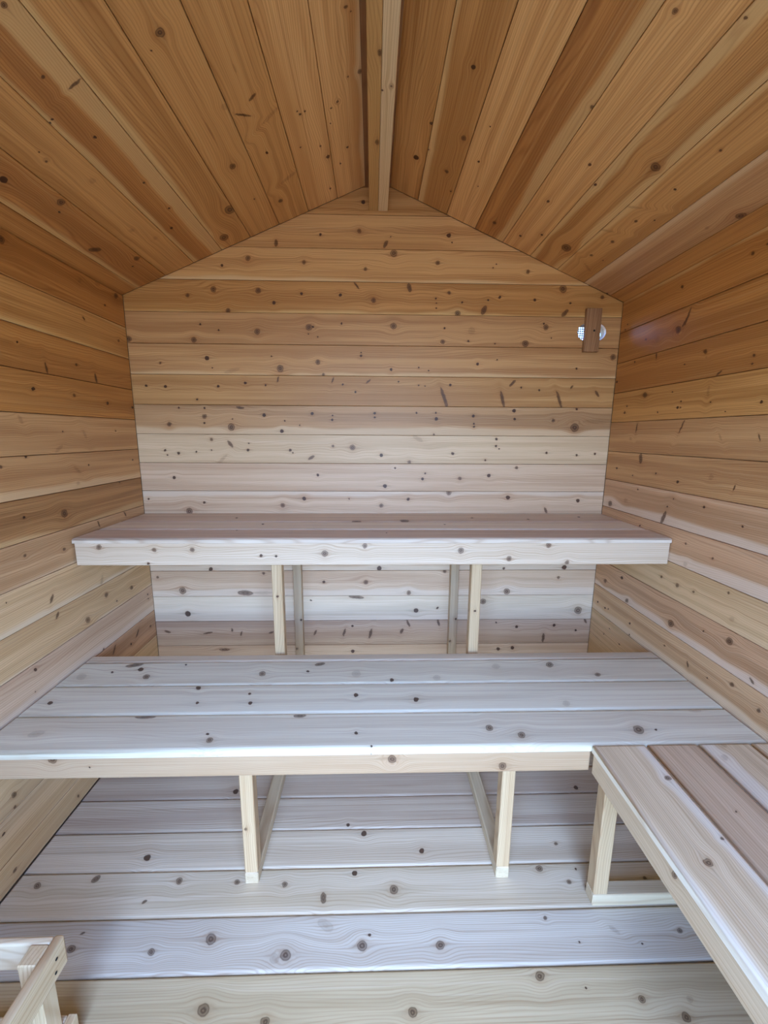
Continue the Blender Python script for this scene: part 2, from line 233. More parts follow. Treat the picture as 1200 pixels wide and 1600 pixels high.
  (0.663,0.797,0.0151,0.0128,-0.7,"k"),(0.788,0.881,0.0039,0.0032,-0.92,"k"),(0.63,0.885,0.0043,0.0035,-0.72,"p"),
  (0.457,0.886,0.0061,0.0048,-0.56,"k"),(0.496,0.925,0.0033,0.0026,-0.62,"p"),(0.319,0.89,0.008,0.0061,-0.47,"k"),
  (0.195,0.878,0.0082,0.0061,-0.4,"k"),(0.199,0.928,0.0037,0.0027,-0.44,"p"),(0.503,0.842,0.0344,0.0045,1.05,"o"),
  (0.355,0.842,0.0264,0.0055,1.14,"o"),(0.112,0.911,0.0271,0.0052,-0.97,"o"),(0.655,1.078,0.0138,0.0125,0.43,"k"),
  (0.005,1.069,0.0068,0.0047,-0.46,"p"),(0.564,1.052,0.0075,0.0056,-0.76,"o"),
 ],
 'floor': [
  (-0.836,0.866,0.0119,0.0106,-0.8,"s"),(-0.994,0.881,0.0115,0.0078,0.58,"k"),(-0.587,0.877,0.0108,0.0086,0.64,"k"),
  (-0.66,0.931,0.0071,0.004,-0.61,"s"),(-0.718,0.805,0.012,0.0091,0.67,"p"),(-0.416,0.883,0.0081,0.0069,0.64,"k"),(-0.275,0.893,0.009,0.008,0.62,"k"),
  (-0.157,0.932,0.0146,0.0093,1.45,"s"),(-0.071,0.866,0.0079,0.0076,0.53,"p"),(0.045,0.914,0.0128,0.0123,-0.15,"k"),
  (-0.1,0.708,0.0068,0.0064,1.17,"p"),(-0.045,0.739,0.0104,0.01,1.26,"p"),(0.14,0.801,0.0086,0.0082,-0.82,"p"),(-0.522,0.565,0.0116,0.0095,0.93,"p"),
  (-0.439,1.024,0.0148,0.0121,0.5,"k"),(-0.58,1.049,0.0098,0.0075,0.49,"k"),(-0.788,1.038,0.0113,0.008,0.51,"k"),(-0.143,1,0.024,0.0122,0.54,"o"),
  (-0.237,1.063,0.0137,0.0119,0.36,"k"),(-0.264,1.069,0.0128,0.0109,0.38,"o"),(-0.044,1.048,0.0129,0.0117,0.12,"k"),
  (0.159,1.051,0.0112,0.01,-0.24,"k"),(-0.025,1.024,0.0038,0.0035,0.1,"p"),(-0.404,1.161,0.014,0.0111,0.37,"k"),(0.075,1.176,0.0111,0.0094,-0.06,"k"),
  (-0.258,1.184,0.0102,0.0084,0.28,"k"),(-0.781,1.004,0.0062,0.0031,-0.2,"s"),(0.747,0.573,0.0099,0.0076,-0.81,"p"),
  (0.577,0.788,0.0063,0.0051,-0.7,"k"),(0.565,0.904,0.0074,0.006,-0.59,"k"),(0.61,0.918,0.0049,0.0039,-0.57,"k"),
  (0.797,0.898,0.0059,0.0044,-0.57,"k"),(0.492,0.864,0.0114,0.0095,-0.63,"k"),(0.603,0.868,0.0039,0.0031,-0.62,"p"),
  (0.456,0.996,0.0054,0.0045,-0.49,"k"),(0.63,1.028,0.0127,0.0057,0.75,"o"),(0.804,1.033,0.0078,0.0056,-0.48,"k"),
  (0.522,1.052,0.0031,0.0024,-0.45,"p"),(0.685,1.06,0.0032,0.0024,-0.46,"p"),(0.392,1.118,0.012,0.0097,-0.36,"k"),
  (0.494,1.142,0.0032,0.0025,-0.37,"p"),(0.615,1.166,0.0091,0.0067,-0.38,"k"),(0.697,1.198,0.0115,0.0082,-0.37,"k"),
  (0.728,1.169,0.0083,0.0059,-0.39,"o"),
 ],
 'lowtop': [
  (-1.007,0.586,0.0223,0.0132,0.87,"o"),(-0.868,0.516,0.0281,0.013,-0.23,"s"),(-0.92,0.56,0.0075,0.0046,0.92,"p"),
  (-0.831,0.544,0.0133,0.0083,0.96,"p"),(-0.788,0.59,0.0162,0.0103,0.97,"k"),(-0.585,0.657,0.0113,0.0078,1.05,"p"),
  (-0.399,0.577,0.0157,0.0112,1.22,"k"),(-0.243,0.566,0.007,0.0051,1.35,"p"),(-0.207,0.52,0.0191,0.0102,-0.3,"s"),
  (-0.074,0.583,0.0204,0.0153,1.51,"o"),(-0.687,0.517,0.0058,0.0038,1.05,"p"),(-1.006,0.727,0.0111,0.0066,0.8,"p"),
  (-0.557,0.734,0.0074,0.0052,1.03,"p"),(-0.394,0.738,0.0086,0.0064,1.15,"p"),(-0.41,0.691,0.0061,0.0045,1.16,"p"),(-0.07,0.704,0.0103,0.008,1.5,"p"),
  (-0.681,0.796,0.0307,0.01,0.02,"s"),(-0.231,0.8,0.018,0.008,-0.02,"s"),(-0.943,0.862,0.0201,0.0128,-0.08,"o"),(-0.458,0.895,0.0105,0.0079,0.99,"k"),
  (-0.472,0.871,0.0049,0.0036,1,"p"),(-0.063,0.875,0.0058,0.0048,1.47,"p"),(-0.021,0.925,0.0032,0.0028,1.54,"p"),(0.425,0.546,0.0185,0.013,-1.19,"o"),
  (0.624,0.537,0.0192,0.0129,-1.06,"k"),(0.765,0.603,0.0129,0.0083,-0.96,"k"),(0.202,0.612,0.0167,0.0125,-1.36,"o"),
  (0.048,0.623,0.0098,0.0074,-1.51,"p"),(0.119,0.73,0.0114,0.009,-1.42,"p"),(0.291,0.788,0.0067,0.0053,-1.2,"p"),
  (0.583,0.757,0.0148,0.0105,-0.98,"o"),(0.314,0.862,0.0135,0.0106,-1.12,"k"),(0.395,0.892,0.0132,0.0102,-1.03,"k"),
  (0.734,0.877,0.0198,0.0134,-0.82,"k"),(0.784,0.878,0.0053,0.0035,-0.8,"p"),(0.958,0.799,0.02,0.0077,-0.06,"o"),
 ],
 'lowfas': [
  (-0.856,0.456,0.013,0.0118,1.18,"k"),(-0.763,0.431,0.0028,0.0026,1.22,"p"),(0.035,0.442,0.0114,0.0106,-1.48,"k"),
  (0.336,0.415,0.0116,0.0108,-1.29,"k"),(0.035,0.442,0.0123,0.0115,-1.48,"k"),
 ],
 'upfas': [
  (-0.973,0.907,0.0094,0.0088,0.96,"k"),(-0.784,0.897,0.0073,0.0069,1,"k"),(-0.652,0.897,0.0084,0.008,1.03,"k"),(-0.188,0.883,0.0115,0.0113,1.34,"k"),
  (-0.045,0.911,0.0094,0.0092,1.55,"k"),(-0.413,0.875,0.0052,0.0051,1.15,"p"),(-0.36,0.873,0.0042,0.0041,1.19,"p"),
  (-0.809,0.847,0.0053,0.005,1.02,"p"),(0.298,0.893,0.0106,0.0104,-1.08,"k"),(0.474,0.862,0.0097,0.0094,-0.99,"k"),
  (0.614,0.911,0.0097,0.0093,-0.89,"k"),(0.688,0.847,0.0088,0.0083,-0.91,"k"),
 ],
 'uptop': [
  (-0.608,0.114,0.0126,0.0056,1.25,"p"),(-0.086,0.187,0.02,0.0141,-0,"s"),(-0.462,0.244,0.0113,0.005,1.31,"p"),(-0.531,0.353,0.0068,0.0031,1.25,"p"),
  (0.118,0.171,0.0203,0.0184,0.16,"s"),(0.421,0.111,0.0129,0.0057,-1.33,"k"),(0.66,0.142,0.0127,0.0056,-1.2,"k"),(0.909,0.09,0.0133,0.0059,-1.1,"p"),
  (0.034,0.396,0.0064,0.0031,-1.54,"p"),(0.276,0.249,0.0076,0.0034,-1.39,"p"),
 ],
 'rtop': [
  (1.045,0.699,0.0094,0.0064,-0.85,"k"),(1.246,0.635,0.0099,0.0068,-1,"k"),(1.199,0.703,0.0045,0.003,-0.98,"k"),(0.983,0.893,0.0122,0.0077,-0.88,"o"),
  (0.941,0.926,0.0107,0.0066,-0.87,"o"),(1.138,0.787,0.0034,0.0022,-0.95,"k"),(0.865,0.688,0.0021,0.0015,-0.72,"p"),
 ],
 'rfas': [
  (1.24,0.448,0.0103,0.0062,1.05,"k"),
 ],
}


# ------------------------------------------------------------------ materials
def link(nt, a, b):
    nt.links.new(a, b)

def math_node(nt, op, a, b=None, c=None, clamp=False):
    n = nt.nodes.new('ShaderNodeMath')
    n.operation = op
    n.use_clamp = clamp
    for i, v in enumerate((a, b, c)):
        if v is None:
            continue
        if isinstance(v, (int, float)):
            n.inputs[i].default_value = v
        else:
            nt.links.new(v, n.inputs[i])
    return n.outputs[0]

def sock(g, name, kind, io='INPUT', default=None):
    s = g.interface.new_socket(name=name, in_out=io, socket_type=kind)
    if default is not None:
        s.default_value = default
    return s

def knot_group():
    g = bpy.data.node_groups.new('knot', 'ShaderNodeTree')
    for n, k in (('P', 'NodeSocketVector'), ('V', 'NodeSocketFloat'), ('Tint', 'NodeSocketFloat'),
                 ('Loc', 'NodeSocketVector'), ('Rot', 'NodeSocketVector'), ('Scale', 'NodeSocketVector'),
                 ('Core', 'NodeSocketFloat'), ('Ring', 'NodeSocketFloat'), ('Halo', 'NodeSocketFloat'), ('Tail', 'NodeSocketFloat'), ('Warp', 'NodeSocketFloat')):
        sock(g, n, k)
    sock(g, 'V', 'NodeSocketFloat', 'OUTPUT')
    sock(g, 'P', 'NodeSocketVector', 'OUTPUT')      # x, y, and how dark the knots so far are
    sock(g, 'Tint', 'NodeSocketFloat', 'OUTPUT')
    i = g.nodes.new('NodeGroupInput')
    o = g.nodes.new('NodeGroupOutput')
    I = i.outputs
    m = g.nodes.new('ShaderNodeMapping')
    m.vector_type = 'TEXTURE'
    link(g, I['P'], m.inputs['Vector'])
    link(g, I['Loc'], m.inputs['Location'])
    link(g, I['Rot'], m.inputs['Rotation'])
    link(g, I['Scale'], m.inputs['Scale'])
    ln = g.nodes.new('ShaderNodeVectorMath')
    ln.operation = 'LENGTH'
    link(g, m.outputs[0], ln.inputs[0])
    d = ln.outputs['Value']
    core = math_node(g, 'MULTIPLY_ADD', d, -4.5, 4.9, clamp=True)
    rg = math_node(g, 'COSINE', math_node(g, 'MULTIPLY', d, 9.4))
    rg = math_node(g, 'MULTIPLY_ADD', rg, 0.5, 0.5)
    rg = math_node(g, 'MULTIPLY', rg, I['Ring'])
    rg = math_node(g, 'SUBTRACT', 1.0, rg)
    core = math_node(g, 'MULTIPLY', math_node(g, 'MULTIPLY', core, rg), I['Core'])
    d2 = math_node(g, 'MULTIPLY', d, d)
    halo = math_node(g, 'MULTIPLY', math_node(g, 'EXPONENT', math_node(g, 'MULTIPLY', d2, -0.42)), I['Halo'])
    # grain line running out of the knot on both sides
    df = g.nodes.new('ShaderNodeVectorMath'); df.operation = 'SUBTRACT'
    link(g, I['P'], df.inputs[0]); link(g, I['Loc'], df.inputs[1])
    dv = g.nodes.new('ShaderNodeVectorMath'); dv.operation = 'DIVIDE'
    link(g, df.outputs[0], dv.inputs[0]); link(g, I['Scale'], dv.inputs[1])
    ml = g.nodes.new('ShaderNodeVectorMath'); ml.operation = 'MULTIPLY'
    link(g, dv.outputs[0], ml.inputs[0]); ml.inputs[1].default_value = (0.26, 2.6, 0)
    dt = g.nodes.new('ShaderNodeVectorMath'); dt.operation = 'DOT_PRODUCT'
    link(g, ml.outputs[0], dt.inputs[0]); link(g, ml.outputs[0], dt.inputs[1])
    tail = math_node(g, 'MULTIPLY', math_node(g, 'EXPONENT', math_node(g, 'MULTIPLY', dt.outputs['Value'], -1.0)), I['Tail'])
    sz = g.nodes.new('ShaderNodeSeparateXYZ'); link(g, I['P'], sz.inputs[0])
    dk = math_node(g, 'MAXIMUM', math_node(g, 'MAXIMUM', sz.outputs['Z'], core), tail)
    cz = g.nodes.new('ShaderNodeCombineXYZ')
    link(g, sz.outputs['X'], cz.inputs[0]); link(g, sz.outputs['Y'], cz.inputs[1]); link(g, dk, cz.inputs[2])
    link(g, cz.outputs[0], o.inputs['P'])
    link(g, math_node(g, 'MAXIMUM', I['Tint'], halo), o.inputs['Tint'])
    # grain flows round the knot
    sp = g.nodes.new('ShaderNodeSeparateXYZ')
    link(g, df.outputs[0], sp.inputs[0])
    w = math_node(g, 'MULTIPLY', math_node(g, 'EXPONENT', math_node(g, 'MULTIPLY', d2, -0.10)), I['Warp'])
    link(g, math_node(g, 'SUBTRACT', I['V'], math_node(g, 'MULTIPLY', sp.outputs['Y'], w)), o.inputs['V'])
    return g

def wood_group():
    g = bpy.data.node_groups.new('cedar', 'ShaderNodeTree')
    for n, k in (('P', 'NodeSocketVector'), ('V', 'NodeSocketFloat'), ('Dark', 'NodeSocketFloat'), ('Tint', 'NodeSocketFloat'), ('Seed', 'NodeSocketFloat'),
                 ('Heart', 'NodeSocketColor'), ('Streak', 'NodeSocketColor'), ('Sap', 'NodeSocketColor'), ('Knot', 'NodeSocketColor'),
                 ('SapHi', 'NodeSocketFloat'), ('SapLo', 'NodeSocketFloat'), ('Freq', 'NodeSocketFloat'), ('Figure', 'NodeSocketFloat'),
                 ('Contrast', 'NodeSocketFloat')):
        sock(g, n, k)
    sock(g, 'Color', 'NodeSocketColor', 'OUTPUT')
    sock(g, 'Height', 'NodeSocketFloat', 'OUTPUT')
    i = g.nodes.new('NodeGroupInput'); o = g.nodes.new('NodeGroupOutput'); I = i.outputs
    sp = g.nodes.new('ShaderNodeSeparateXYZ'); link(g, I['P'], sp.inputs[0])
    x = sp.outputs['X']; z = sp.outputs['Z']; v = I['V']
    def noise(sx, sv, so, detail=2.0, rough=0.5):
        c = g.nodes.new('ShaderNodeCombineXYZ')
        link(g, math_node(g, 'MULTIPLY', x, sx), c.inputs[0])
        link(g, math_node(g, 'MULTIPLY', v, sv), c.inputs[1])
        link(g, math_node(g, 'ADD', math_node(g, 'MULTIPLY', z, sv * 0.5), math_node(g, 'ADD', I['Seed'], so)), c.inputs[2])
        n = g.nodes.new('ShaderNodeTexNoise')
        n.noise_dimensions = '3D'
        n.inputs['Scale'].default_value = 1.0
        n.inputs['Detail'].default_value = detail
        n.inputs['Roughness'].default_value = rough
        link(g, c.outputs[0], n.inputs['Vector'])
        return n.outputs['Fac']
    def cmix(f, a, b, mode='MIX'):
        n = g.nodes.new('ShaderNodeMix'); n.data_type = 'RGBA'; n.blend_type = mode
        if isinstance(f, (int, float)): n.inputs[0].default_value = f
        else: link(g, f, n.inputs[0])
        for s_, k in ((a, 6), (b, 7)):
            if isinstance(s_, tuple): n.inputs[k].default_value = s_
            else: link(g, s_, n.inputs[k])
        return n.outputs[2]
    def smooth(val, a, b):
        n = g.nodes.new('ShaderNodeMapRange'); n.interpolation_type = 'SMOOTHSTEP'
        link(g, val, n.inputs[0])
        for k, s_ in ((1, a), (2, b)):
            if isinstance(s_, (int, float)): n.inputs[k].default_value = s_
            else: link(g, s_, n.inputs[k])
        return n.outputs[0]
    broad = noise(0.8, 22.0, 3.1, 3.0, 0.55)
    zone = smooth(broad, 0.40, 0.60)
    wob = noise(1.1, 7.0, 11.7, 2.0)
    band = noise(0.45, 60.0, 19.3, 3.0, 0.6)
    phase = math_node(g, 'ADD', math_node(g, 'MULTIPLY', v, I['Freq']), math_node(g, 'MULTIPLY', wob, I['Figure']))
    ring = math_node(g, 'POWER', math_node(g, 'MULTIPLY_ADD', math_node(g, 'SINE', phase), 0.5, 0.5), 4.0)
    fib = noise(7.0, 520.0, 29.0, 2.0, 0.7)
    wobble = math_node(g, 'MULTIPLY_ADD', noise(2.2, 3.0, 41.0, 2.0), 0.05, -0.025)
    vs = math_node(g, 'ADD', v, wobble)
    hi = smooth(math_node(g, 'SUBTRACT', vs, I['SapHi']), -0.007, 0.008)
    lo = smooth(math_node(g, 'SUBTRACT', I['SapLo'], vs), -0.007, 0.008)
    sap = math_node(g, 'MULTIPLY', math_node(g, 'MAXIMUM', hi, lo), 0.75)
    col = cmix(math_node(g, 'MULTIPLY', zone, 0.75), I['Heart'], I['Streak'])
    bc = math_node(g, 'MULTIPLY', smooth(band, 0.50, 0.72), 0.55)
    col = cmix(bc, col, I['Streak'])
    # fine late-wood streaks, a few of them dark, and lighter silky ones between
    fine = noise(0.8, 170.0, 53.0, 3.0, 0.65)
    col = cmix(math_node(g, 'MULTIPLY', smooth(fine, 0.53, 0.75), 0.68), col, cmix(1.0, I['Streak'], (0.80, 0.70, 0.62, 1), 'MULTIPLY'))
    col = cmix(math_node(g, 'MULTIPLY', smooth(fine, 0.46, 0.28), 0.30), col, I['Sap'])
    col = cmix(sap, col, I['Sap'])
    # growth lines
    str_ = math_node(g, 'MULTIPLY', math_node(g, 'MULTIPLY', ring, I['Contrast']), math_node(g, 'SUBTRACT', 1.0, math_node(g, 'MULTIPLY', sap, 0.55)))
    col = cmix(str_, col, cmix(1.0, col, (0.62, 0.47, 0.36, 1), 'MULTIPLY'))
    fb = math_node(g, 'MULTIPLY', smooth(fib, 0.35, 0.75), 0.30)
    col = cmix(fb, col, cmix(1.0, col, (0.80, 0.70, 0.62, 1), 'MULTIPLY'))
    # knots: reddened wood round them, then the knot itself
    col = cmix(I['Tint'], col, cmix(1.0, col, (0.66, 0.48, 0.34, 1), 'MULTIPLY'))
    col = cmix(I['Dark'], col, I['Knot'])
    link(g, col, o.inputs['Color'])
    link(g, math_node(g, 'SUBTRACT', math_node(g, 'MULTIPLY', fib, 0.4), math_node(g, 'MULTIPLY', I['Dark'], 0.5)), o.inputs['Height'])
    return g

KG = knot_group()
WG = wood_group()
NM = [0]

# tone letter -> heart, streak, sap (linear albedo)
TONES = {
    'beam':  ((0.610, 0.345, 0.109), (0.530, 0.287, 0.084), (0.750, 0.476, 0.168)),
    'beampale': ((0.750, 0.532, 0.264), (0.670, 0.449, 0.201), (0.800, 0.588, 0.295)),
    'runner': ((0.635, 0.506, 0.302), (0.543, 0.406, 0.233), (0.718, 0.590, 0.379)),
    'dark': ((0.300, 0.140, 0.050), (0.220, 0.090, 0.030), (0.500, 0.300, 0.150)),
    'red': ((0.500, 0.330, 0.200), (0.380, 0.230, 0.130), (0.640, 0.480, 0.330)),
    'pinkish': ((0.580, 0.400, 0.240), (0.430, 0.270, 0.150), (0.720, 0.570, 0.390)),
    'seatred': ((0.620, 0.510, 0.350), (0.470, 0.350, 0.235), (0.760, 0.680, 0.520)),
    'brown': ((0.500, 0.250, 0.085), (0.270, 0.120, 0.037), (0.660, 0.420, 0.180)),
    'tanpale': ((0.740, 0.490, 0.240), (0.560, 0.340, 0.145), (0.800, 0.620, 0.380)),
    'rosepale': ((0.700, 0.480, 0.285), (0.560, 0.350, 0.195), (0.760, 0.580, 0.390)),
    'pale2': ((0.800, 0.610, 0.390), (0.660, 0.490, 0.300), (0.820, 0.680, 0.480)),
    'fas': ((0.510, 0.345, 0.190), (0.450, 0.285, 0.145), (0.560, 0.420, 0.260)),
    'fas2': ((0.660, 0.500, 0.300), (0.570, 0.410, 0.230), (0.740, 0.600, 0.400)),
    'upfas': ((0.720, 0.550, 0.360), (0.620, 0.450, 0.275), (0.780, 0.640, 0.460)),
    'leg': ((0.600, 0.420, 0.220), (0.520, 0.340, 0.165), (0.660, 0.500, 0.310)),
    'leg2': ((0.560, 0.420, 0.250), (0.420, 0.290, 0.160), (0.660, 0.510, 0.320)),
    'guard': ((0.620, 0.460, 0.250), (0.540, 0.380, 0.190), (0.680, 0.540, 0.340)),
    'guardpale': ((0.680, 0.540, 0.330), (0.620, 0.470, 0.270), (0.720, 0.590, 0.390)),
    'seat': ((0.740, 0.620, 0.420), (0.570, 0.450, 0.290), (0.800, 0.740, 0.570)),
    'sideseat': ((0.780, 0.630, 0.380), (0.600, 0.450, 0.250), (0.860, 0.780, 0.580)),
    'sidered': ((0.680, 0.510, 0.310), (0.520, 0.365, 0.210), (0.780, 0.660, 0.460)),
    'floorpale': ((0.620, 0.560, 0.420), (0.510, 0.440, 0.320), (0.700, 0.660, 0.530)),
    'floorwarm': ((0.550, 0.440, 0.250), (0.430, 0.330, 0.175), (0.650, 0.540, 0.360)),
    'floormid': ((0.680, 0.570, 0.380), (0.530, 0.420, 0.250), (0.740, 0.650, 0.470)),
    'damper': ((0.420, 0.220, 0.100), (0.280, 0.135, 0.055), (0.500, 0.300, 0.150)),
    'rose': ((0.660, 0.400, 0.190), (0.440, 0.235, 0.095), (0.740, 0.530, 0.310)),
    'tanlight': ((0.780, 0.430, 0.145), (0.580, 0.275, 0.075), (0.820, 0.560, 0.260)),
    'orange': ((0.540, 0.235, 0.055), (0.360, 0.140, 0.030), (0.700, 0.430, 0.160)),
    'amber': ((0.550, 0.290, 0.100), (0.400, 0.185, 0.055), (0.700, 0.450, 0.190)),
    'rosedark': ((0.530, 0.300, 0.130), (0.370, 0.195, 0.080), (0.700, 0.490, 0.280)),
    'pale': ((0.740, 0.525, 0.300), (0.600, 0.400, 0.215), (0.780, 0.610, 0.400)),
    'tan': ((0.630, 0.315, 0.090), (0.430, 0.188, 0.043), (0.740, 0.470, 0.180)),
    'honey': ((0.650, 0.375, 0.185), (0.440, 0.235, 0.100), (0.780, 0.590, 0.400)),
    'tanmid': ((0.600, 0.325, 0.125), (0.420, 0.195, 0.066), (0.720, 0.470, 0.230)),
    'upseatred': ((0.760, 0.620, 0.440), (0.580, 0.440, 0.300), (0.880, 0.800, 0.640)),
    'upseat': ((0.880, 0.780, 0.570), (0.740, 0.620, 0.430), (0.920, 0.870, 0.720)),
    'bench': ((0.830, 0.785, 0.560), (0.660, 0.585, 0.400), (0.880, 0.850, 0.680)),
}

def wood(tone, knots=(), seed=None, sap=(9.0, -9.0), freq=1000.0, fig=110.0, contrast=0.42, rough=0.48, spec=0.38):
    """knots: (x, y, rx, ry, angle, type) in the board's own metres"""
    NM[0] += 1
    if seed is None:
        seed = NM[0] * 3.77
    m = bpy.data.materials.new('cedar_%03d' % NM[0])
    m.use_nodes = True
    nt = m.node_tree
    nt.nodes.clear()
    out = nt.nodes.new('ShaderNodeOutputMaterial')
    bs = nt.nodes.new('ShaderNodeBsdfPrincipled')
    tc = nt.nodes.new('ShaderNodeTexCoord')
    dn = nt.nodes.new('ShaderNodeTexNoise')
    dn.inputs['Scale'].default_value = 70.0
    dn.inputs['Detail'].default_value = 1.0
    link(nt, tc.outputs['Object'], dn.inputs['Vector'])
    mm = nt.nodes.new('ShaderNodeVectorMath'); mm.operation = 'MULTIPLY_ADD'
    link(nt, dn.outputs['Color'], mm.inputs[0])
    mm.inputs[1].default_value = (0.007, 0.005, 0.0)
    mm.inputs[2].default_value = (-0.0035, -0.0025, 0.0)
    ad = nt.nodes.new('ShaderNodeVectorMath'); ad.operation = 'ADD'
    link(nt, tc.outputs['Object'], ad.inputs[0]); link(nt, mm.outputs[0], ad.inputs[1])
    fl = nt.nodes.new('ShaderNodeVectorMath'); fl.operation = 'MULTIPLY'
    link(nt, ad.outputs[0], fl.inputs[0]); fl.inputs[1].default_value = (1, 1, 0)
    sp = nt.nodes.new('ShaderNodeSeparateXYZ')
    link(nt, tc.outputs['Object'], sp.inputs[0])
    V, Pk, T = sp.outputs['Y'], fl.outputs[0], None
    for (kx, ky, rx, ry, an, t) in knots:
        g = nt.nodes.new('ShaderNodeGroup'); g.node_tree = KG
        link(nt, Pk, g.inputs['P'])
        link(nt, V, g.inputs['V'])
        if T is not None:
            link(nt, T, g.inputs['Tint'])
        g.inputs['Loc'].default_value = (kx, ky, 0)
        g.inputs['Rot'].default_value = (0, 0, an)
        g.inputs['Scale'].default_value = (rx, ry, 1e6)
        big = min(rx, ry) > 0.0045
        core, ring, halo, tail, warp = {'p': (0.95, 0.0, 0.25, 0.22, 0.75), 'k': (0.90, 0.42, 0.40, 0.16, 0.85),
                                        's': (0.85, 0.25, 0.30, 0.0, 0.25), 'o': (0.20, 0.3, 0.18, 0.0, 0.5)}[t]
        if t == 'k' and not big:
            core, ring = 0.85, 0.2
        for n_, v_ in (('Core', core), ('Ring', ring), ('Halo', halo), ('Tail', tail), ('Warp', warp)):
            g.inputs[n_].default_value = v_
        V, Pk, T = g.outputs['V'], g.outputs['P'], g.outputs['Tint']
    w = nt.nodes.new('ShaderNodeGroup'); w.node_tree = WG
    link(nt, tc.outputs['Object'], w.inputs['P'])
    link(nt, V, w.inputs['V'])
    if T is not None:
        se = nt.nodes.new('ShaderNodeSeparateXYZ'); link(nt, Pk, se.inputs[0])
        link(nt, se.outputs['Z'], w.inputs['Dark']); link(nt, T, w.inputs['Tint'])
    he, st, sa = TONES[tone]
    kn = tuple(c * k for c, k in zip(st, (0.13, 0.085, 0.075)))
    for n_, v_ in (('Heart', he), ('Streak', st), ('Sap', sa), ('Knot', kn)):
        w.inputs[n_].default_value = (*v_, 1)
    for n_, v_ in (('Seed', seed), ('SapHi', sap[0]), ('SapLo', sap[1]), ('Freq', freq), ('Figure', fig), ('Contrast', contrast)):
        w.inputs[n_].default_value = v_
    link(nt, w.outputs['Color'], bs.inputs['Base Color'])
    bs.inputs['Roughness'].default_value = rough
    bs.inputs['Specular IOR Level'].default_value = spec
    bp_ = nt.nodes.new('ShaderNodeBump')
    bp_.inputs['Strength'].default_value = 0.12
    bp_.inputs['Distance'].default_value = 0.0015
    link(nt, w.outputs['Height'], bp_.inputs['Height'])
    link(nt, bp_.outputs[0], bs.inputs['Normal'])
    link(nt, bs.outputs[0], out.inputs['Surface'])
    return m

def plain(name, col, rough=0.6, metal=0.0, scale=40.0, var=0.15):
    m = bpy.data.materials.new(name)
    m.use_nodes = True
    nt = m.node_tree
    bs = nt.nodes['Principled BSDF']
    n = nt.nodes.new('ShaderNodeTexNoise'); n.inputs['Scale'].default_value = scale
    r = nt.nodes.new('ShaderNodeMix'); r.data_type = 'RGBA'
    r.inputs[6].default_value = (*[c * (1 - var) for c in col], 1)
    r.inputs[7].default_value = (*[min(1, c * (1 + var)) for c in col], 1)
    link(nt, n.outputs['Fac'], r.inputs[0])
    link(nt, r.outputs[2], bs.inputs['Base Color'])
    bs.inputs['Roughness'].default_value = rough
    bs.inputs['Metallic'].default_value = metal
    return m

M_BACKING = plain('sheathing', (0.30, 0.19, 0.10), 0.9)
M_SCREW = plain('dark_screw', (0.02, 0.018, 0.016), 0.5, 0.6)
M_GRILLE = plain('white_plastic', (0.8, 0.8, 0.8), 0.5)
M_GROUND = plain('outside_ground', (0.60, 0.47, 0.31), 0.9, scale=3.0)


# tones of the boards, row by row
BACK_ROWS = (
    (dict(tone='tan'), -4),
    (dict(tone='tanlight'), -3),
    (dict(tone='tanlight', sap=(9.0, -0.052)), -2),
    (dict(tone='tan', contrast=0.5, sap=(9.0, -0.058)), -1),
    (dict(tone='tanmid'), 0),
    (dict(tone='tanmid', sap=(9.0, -0.05)), 1),
    (dict(tone='amber', contrast=0.3), 2),
    (dict(tone='rosedark', sap=(9.0, -0.03)), 3),
    (dict(tone='pale', contrast=0.3), 4),
    (dict(tone='rosepale', contrast=0.3), 5),
    (dict(tone='rosepale', contrast=0.3, sap=(0.04, -9.0)), 6),
    (dict(tone='pinkish'), 7),
    (dict(tone='rosepale', sap=(9.0, -0.035)), 8),
    (dict(tone='rosepale', sap=(9.0, -0.03)), 9),
    (dict(tone='pale2', contrast=0.2), 10),
    (dict(tone='pinkish'), 11),
    (dict(tone='rosepale'), 12),
    (dict(tone='pinkish'), 13),
    (dict(tone='rosepale'), 14),
)
LEFT_ROWS = (
    dict(tone='orange', fig=160.0, contrast=0.5),
    dict(tone='tan', sap=(0.057, -0.058)),
    dict(tone='orange'),
    dict(tone='orange', contrast=0.5),
    dict(tone='tanmid', contrast=0.4),
    dict(tone='tanmid', sap=(9.0, -0.04)),
    dict(tone='brown', contrast=0.6, sap=(9.0, -0.05)),
    dict(tone='rose', sap=(9.0, -0.055)),
    dict(tone='tanpale', sap=(9.0, -0.05)),
    dict(tone='tanpale', contrast=0.5, sap=(9.0, -0.055)),
    dict(tone='rosepale', sap=(9.0, -0.03)),
    dict(tone='honey'),
    dict(tone='tanpale'),
    dict(tone='tanpale'),
    dict(tone='tanpale'),
)
RIGHT_ROWS = (
    dict(tone='orange', sap=(0.055, -9.0)),
    dict(tone='orange'),
    dict(tone='orange', contrast=0.5),
    dict(tone='tan', contrast=0.45),
    dict(tone='tanmid', contrast=0.3),
    dict(tone='tanmid', contrast=0.5),
    dict(tone='honey', sap=(9.0, -0.03)),
    dict(tone='honey', sap=(9.0, -0.02)),
    dict(tone='tanpale', contrast=0.35),
    dict(tone='honey', sap=(9.0, -0.035), contrast=0.5),
    dict(tone='rose', contrast=0.5, sap=(9.0, -0.03)),
    dict(tone='tanpale'),
    dict(tone='tanpale'),
    dict(tone='tanpale'),
    dict(tone='tanpale'),
)
